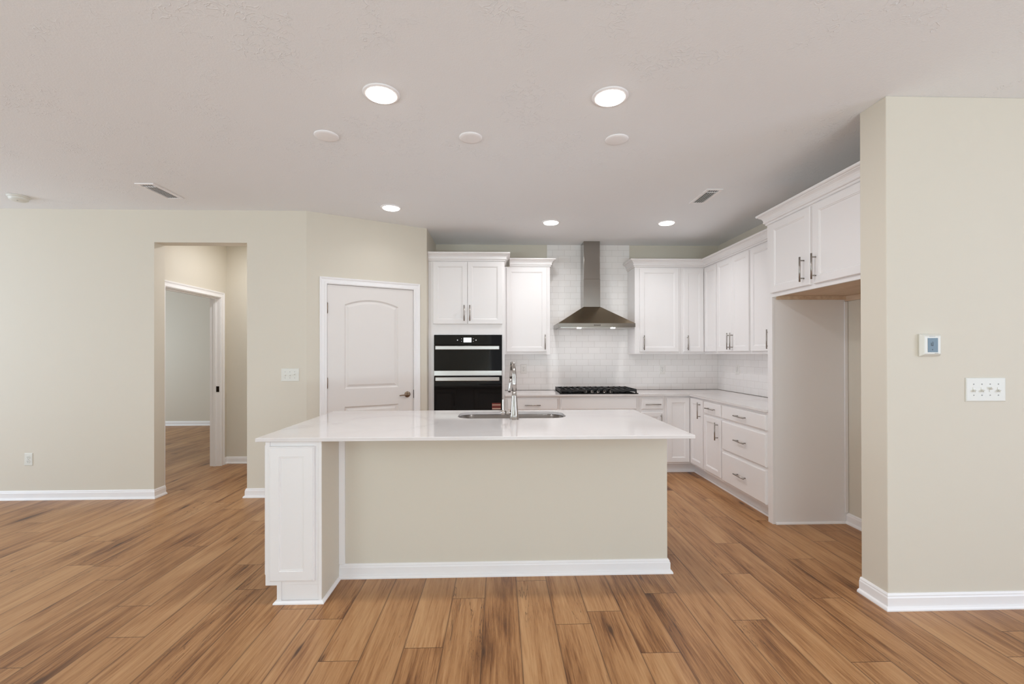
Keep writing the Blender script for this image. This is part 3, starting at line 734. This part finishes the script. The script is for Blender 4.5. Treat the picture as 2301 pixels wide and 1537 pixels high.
m = MB(); m.cyl((fx-.020, fy, .968), (.042, fy, .968), .0150, .0135, 18); m.cyl((.0415, fy, .968), (.012, fy, .968), .0165, n=18); m.build('valve', CHROME, fc)
m = MB(); m.box(.019, .030, fy-.006, fy+.006, .983, 1.062, .003); m.build('lever', CHROME, fc)

# ------------------------------------------------------------------ wall plates
def screwdots(m, P, pts, r=.003):
    for a, z in pts: m.cyl(P(a, z, .0055), P(a, z, .0068), r, n=10)
def plate(t, P, ud, a0, z0, w_, h_, st):
    m = MB(); m.rings(P(st, z0), ud, V3(0, 0, 1), w_, h_, [(0, 0), (0, .003), (.002, .0052), (.006, .006)]); return m.build('cover_plate', PLASTIC, t)
def switch(name, a0, z0, w_, h_, gangs, plane, label, ups):
    P, ud, n = face('B', plane); t = thing(name, (a0+w_/2, plane, z0+h_/2), label, 'light switch', None)
    plate(t, P, ud, a0, z0, w_, h_, a0)
    zc = z0+h_/2
    for i in range(gangs):
        ac = a0 + w_/2 + (i-(gangs-1)/2)*.046
        for dz in (-.030, .030): MB().cyl(P(ac, zc+dz, .006), P(ac, zc+dz, .0072), .0032, n=10).build('screw', GREYTXT, t)
        m = MB(); m.box(ac-.0055, ac+.0055, plane-.0075, plane-.006, zc-.0125, zc+.0125)
        up = ups[i]; m.prism([P(ac-.0045, zc+up*.002-.004, .006), P(ac+.0045, zc+up*.002-.004, .006), P(ac+.0045, zc+up*.002+.005, .006), P(ac-.0045, zc+up*.002+.005, .006)], V3(0, -.014, up*.008))
        m.build('toggle', PLASTIC, t)
    return t
switch('light_switch', 2.526, 1.115, .224, .129, 4, 2.381, 'four-gang white toggle switch below the thermostat', (-1, -1, 1, -1))
def outlet(t, kind, plane, ac, zc, m_plate=PLASTIC):
    P, ud, n = face(kind, plane); st = ac-.038 if kind == 'B' else ac+.038
    m = MB(); m.rings(P(st, zc-.059), ud, V3(0, 0, 1), .076, .118, [(0, 0), (0, .003), (.002, .0052), (.006, .006)]); m.build('cover_plate', m_plate, t)
    for dz in (-.0195, .0195):
        m = MB(); c0 = P(ac, zc+dz, .006); c1 = P(ac, zc+dz, .0085); m.cyl(c0, c1, .0165, n=20); so = m.build('socket', m_plate, t)
        m = MB(); e_ = 1 if kind == 'B' else -1
        for da, hh in ((-.0062, .0042), (.0062, .0034)):
            q = [P(ac+da-.0012, zc+dz+.003-hh, .0085), P(ac+da+.0012, zc+dz+.003-hh, .0085), P(ac+da+.0012, zc+dz+.003+hh, .0085), P(ac+da-.0012, zc+dz+.003+hh, .0085)]
            m.prism(q, n*.0005)
        m.cyl(P(ac, zc+dz-.008, .0085), P(ac, zc+dz-.008, .009), .0024, n=8)
        m.build('slots', DARKSLOT, so)
    m = MB(); m.cyl(P(ac, zc, .006), P(ac, zc, .0075), .003, n=10); m.build('screw', GREYTXT, t)
t = thing('outlet', (-4.475, YL, .384), 'white duplex outlet low on the left wall', 'outlet'); outlet(t, 'B', YL, -4.475, .384)
t = thing('outlet', (.310, YB-ty, 1.186), 'white outlet on the backsplash just behind the faucet', 'outlet'); outlet(t, 'B', YB-ty, .310, 1.186, PLASTICW)
t = thing('outlet', (2.095, YB-ty, 1.174), 'white outlet on the back wall tile right of the cooktop', 'outlet'); outlet(t, 'B', YB-ty, 2.095, 1.174, PLASTICW)
t = thing('outlet', (XR-ty, 5.276, 1.185), 'white outlet on the right wall tile near the corner', 'outlet'); outlet(t, 'R', XR-ty, 5.276, 1.185, PLASTICW)
# left wall plate: toggle, two devices and a dimmer
t = switch('light_switch', -2.108, 1.117, .169, .124, 3, YL, 'three-gang white switch plate between hall opening and pantry door', (-1, -1, 1))
# thermostat
P, ud, n = face('B', 2.381)
t = thing('thermostat', (2.320, 2.381, 1.422), 'white thermostat with blue-grey screen on the right wall', 'thermostat')
m = MB(); m.rings(P(2.264, 1.362), ud, V3(0, 0, 1), .112, .119, [(.002, 0), (0, .004), (0, .010), (.010, .026), (.014, .028)]); m.build('housing', PLASTIC, t)
m = MB(); m.box(2.292, 2.348, 2.381-.0288, 2.381-.0275, 1.383, 1.459); sc_ = m.build('screen', LCD, t)
m = MB()
for a_, b_, c_, d_ in ((2.310, 2.314, 1.420, 1.434), (2.310, 2.322, 1.417, 1.420), (2.319, 2.322, 1.417, 1.440), (2.316, 2.321, 1.394, 1.399)): m.box(a_, b_, 2.381-.0292, 2.381-.0288, c_, d_)
m.build('digits', LCDARK, sc_)
MB().box(2.300, 2.334, 2.381-.0284, 2.381-.0278, 1.467, 1.4690).build('status_bar', GREYTXT, t); MB().box(2.330, 2.350, 2.381-.0284, 2.381-.0278, 1.376, 1.3785).build('wordmark', GREYTXT, t)

# ------------------------------------------------------------------ ceiling fittings
def can(x, y, label, watts, sp=180, r=.097):
    t = thing('recessed_light', (x, y, H), label, 'ceiling light', 'recessed lights in the kitchen ceiling')
    m = MB(); m.lathe((x, y, H), (0, 0, -1), [(0, 0), (r, 0), (r, .003), (r-.004, .007), (r-.016, .010), (r-.020, .008), (0, .008)], 40); m.build('trim_ring', TRIM, t)
    m = MB(); m.lathe((x, y, H-.0081), (0, 0, -1), [(0, 0), (r-.020, 0), (r-.022, .006), (r-.034, .010), (r-.06, .012), (0, .013)], 40); m.build('lens', LENS, t)
    l = bpy.data.lights.new('can_light', 'AREA'); l.shape = 'DISK'; l.size = .15; l.energy = watts; l.color = (.96, .97, 1.0); l.spread = math.radians(sp)
    lo_ = bpy.data.objects.new('can_light', l); C.objects.link(lo_); lo_.parent = t; lo_.location = (0, 0, -.024)
    return t
can(-.627, 2.434, 'left of the two large lit recessed lights nearest the camera', 8)
can(.602, 2.428, 'right of the two large lit recessed lights nearest the camera', 12)
can(-1.022, 4.322, 'lit recessed light in front of the pantry door', 1.2, 140)
can(.549, 4.762, 'lit recessed light in front of the range hood, left side', 8.5, 160)
can(1.779, 4.749, 'lit recessed light over the right kitchen corner beside the ceiling vent', 5, 140)
hl = area('hall_light', (-2.75, 5.2, H-.03), (0, 0, 0), .15, .15, 9, (.95, .96, 1)); hl.data.spread = PI
for x, label in ((-1.096, 'left of three blank white ceiling cover discs'), (-.180, 'middle of three blank white ceiling cover discs'), (.765, 'right of three blank white ceiling cover discs')):
    m = MB(); m.lathe((x, 2.911, H), (0, 0, -1), [(0, 0), (.075, 0), (.075, .003), (.070, .008), (.055, .011), (0, .012)], 36)
    tag(m.build('ceiling_cover', CEIL if False else TRIM, origin=(x, 2.911, H)), label, 'ceiling cover', 'blank covers over the island')
def vent(x0, x1, y0, y1, label):
    t = thing('ceiling_vent', ((x0+x1)/2, (y0+y1)/2, H), label, 'air vent', 'ceiling air vents')
    m = MB(); b = .024; z0_, z1_ = H-.008, H
    m.box(x0, x1, y0, y0+b, z0_, z1_, .002); m.box(x0, x1, y1-b, y1, z0_, z1_, .002); m.box(x0, x0+b, y0+b, y1-b, z0_, z1_, .002); m.box(x1-b, x1, y0+b, y1-b, z0_, z1_, .002)
    m.build('frame', TRIM, t)
    MB().box(x0+b, x1-b, y0+b, y1-b, H-.0015, H-.0005).build('backing', VENTIN, t)
    m = MB(); nsl = 5
    for i in range(nsl):
        xx = x0+b + (x1-x0-2*b)*(i+.5)/nsl
        m.prism([(xx-.0009, y0+b, H-.0015), (xx+.0009, y0+b, H-.0015), (xx+.0009, y0+b, H-.0062), (xx-.0009, y0+b, H-.0062)], (0, y1-y0-2*b, 0))
    m.box(x0+b, x1-b, y0+b+.045, y0+b+.050, H-.008, H-.002)
    m.build('louvres', TRIM, t)
vent(-2.955, -2.805, 3.756, 4.122, 'white ceiling vent above the left hall opening')
vent(1.756, 1.897, 3.764, 4.131, 'white ceiling vent near the right kitchen cabinets')
t = thing('smoke_detector', (-4.215, 4.10, H), 'round white smoke detector on the ceiling at far left', 'smoke detector')
m = MB(); m.lathe((-4.215, 4.10, H), (0, 0, -1), [(0, 0), (.076, 0), (.076, .008), (.070, .014), (.066, .014), (.066, .018), (.062, .034), (.045, .043), (0, .045)], 36); m.build('housing', PLASTIC, t)
m = MB(); m.cyl((-4.200, 4.075, H-.0425), (-4.200, 4.075, H-.0455), .006, n=12); m.build('test_button', GREYTXT, t)

# tidy: helper property is only needed while building
for o in bpy.data.objects:
    if '_w' in o: del o['_w']
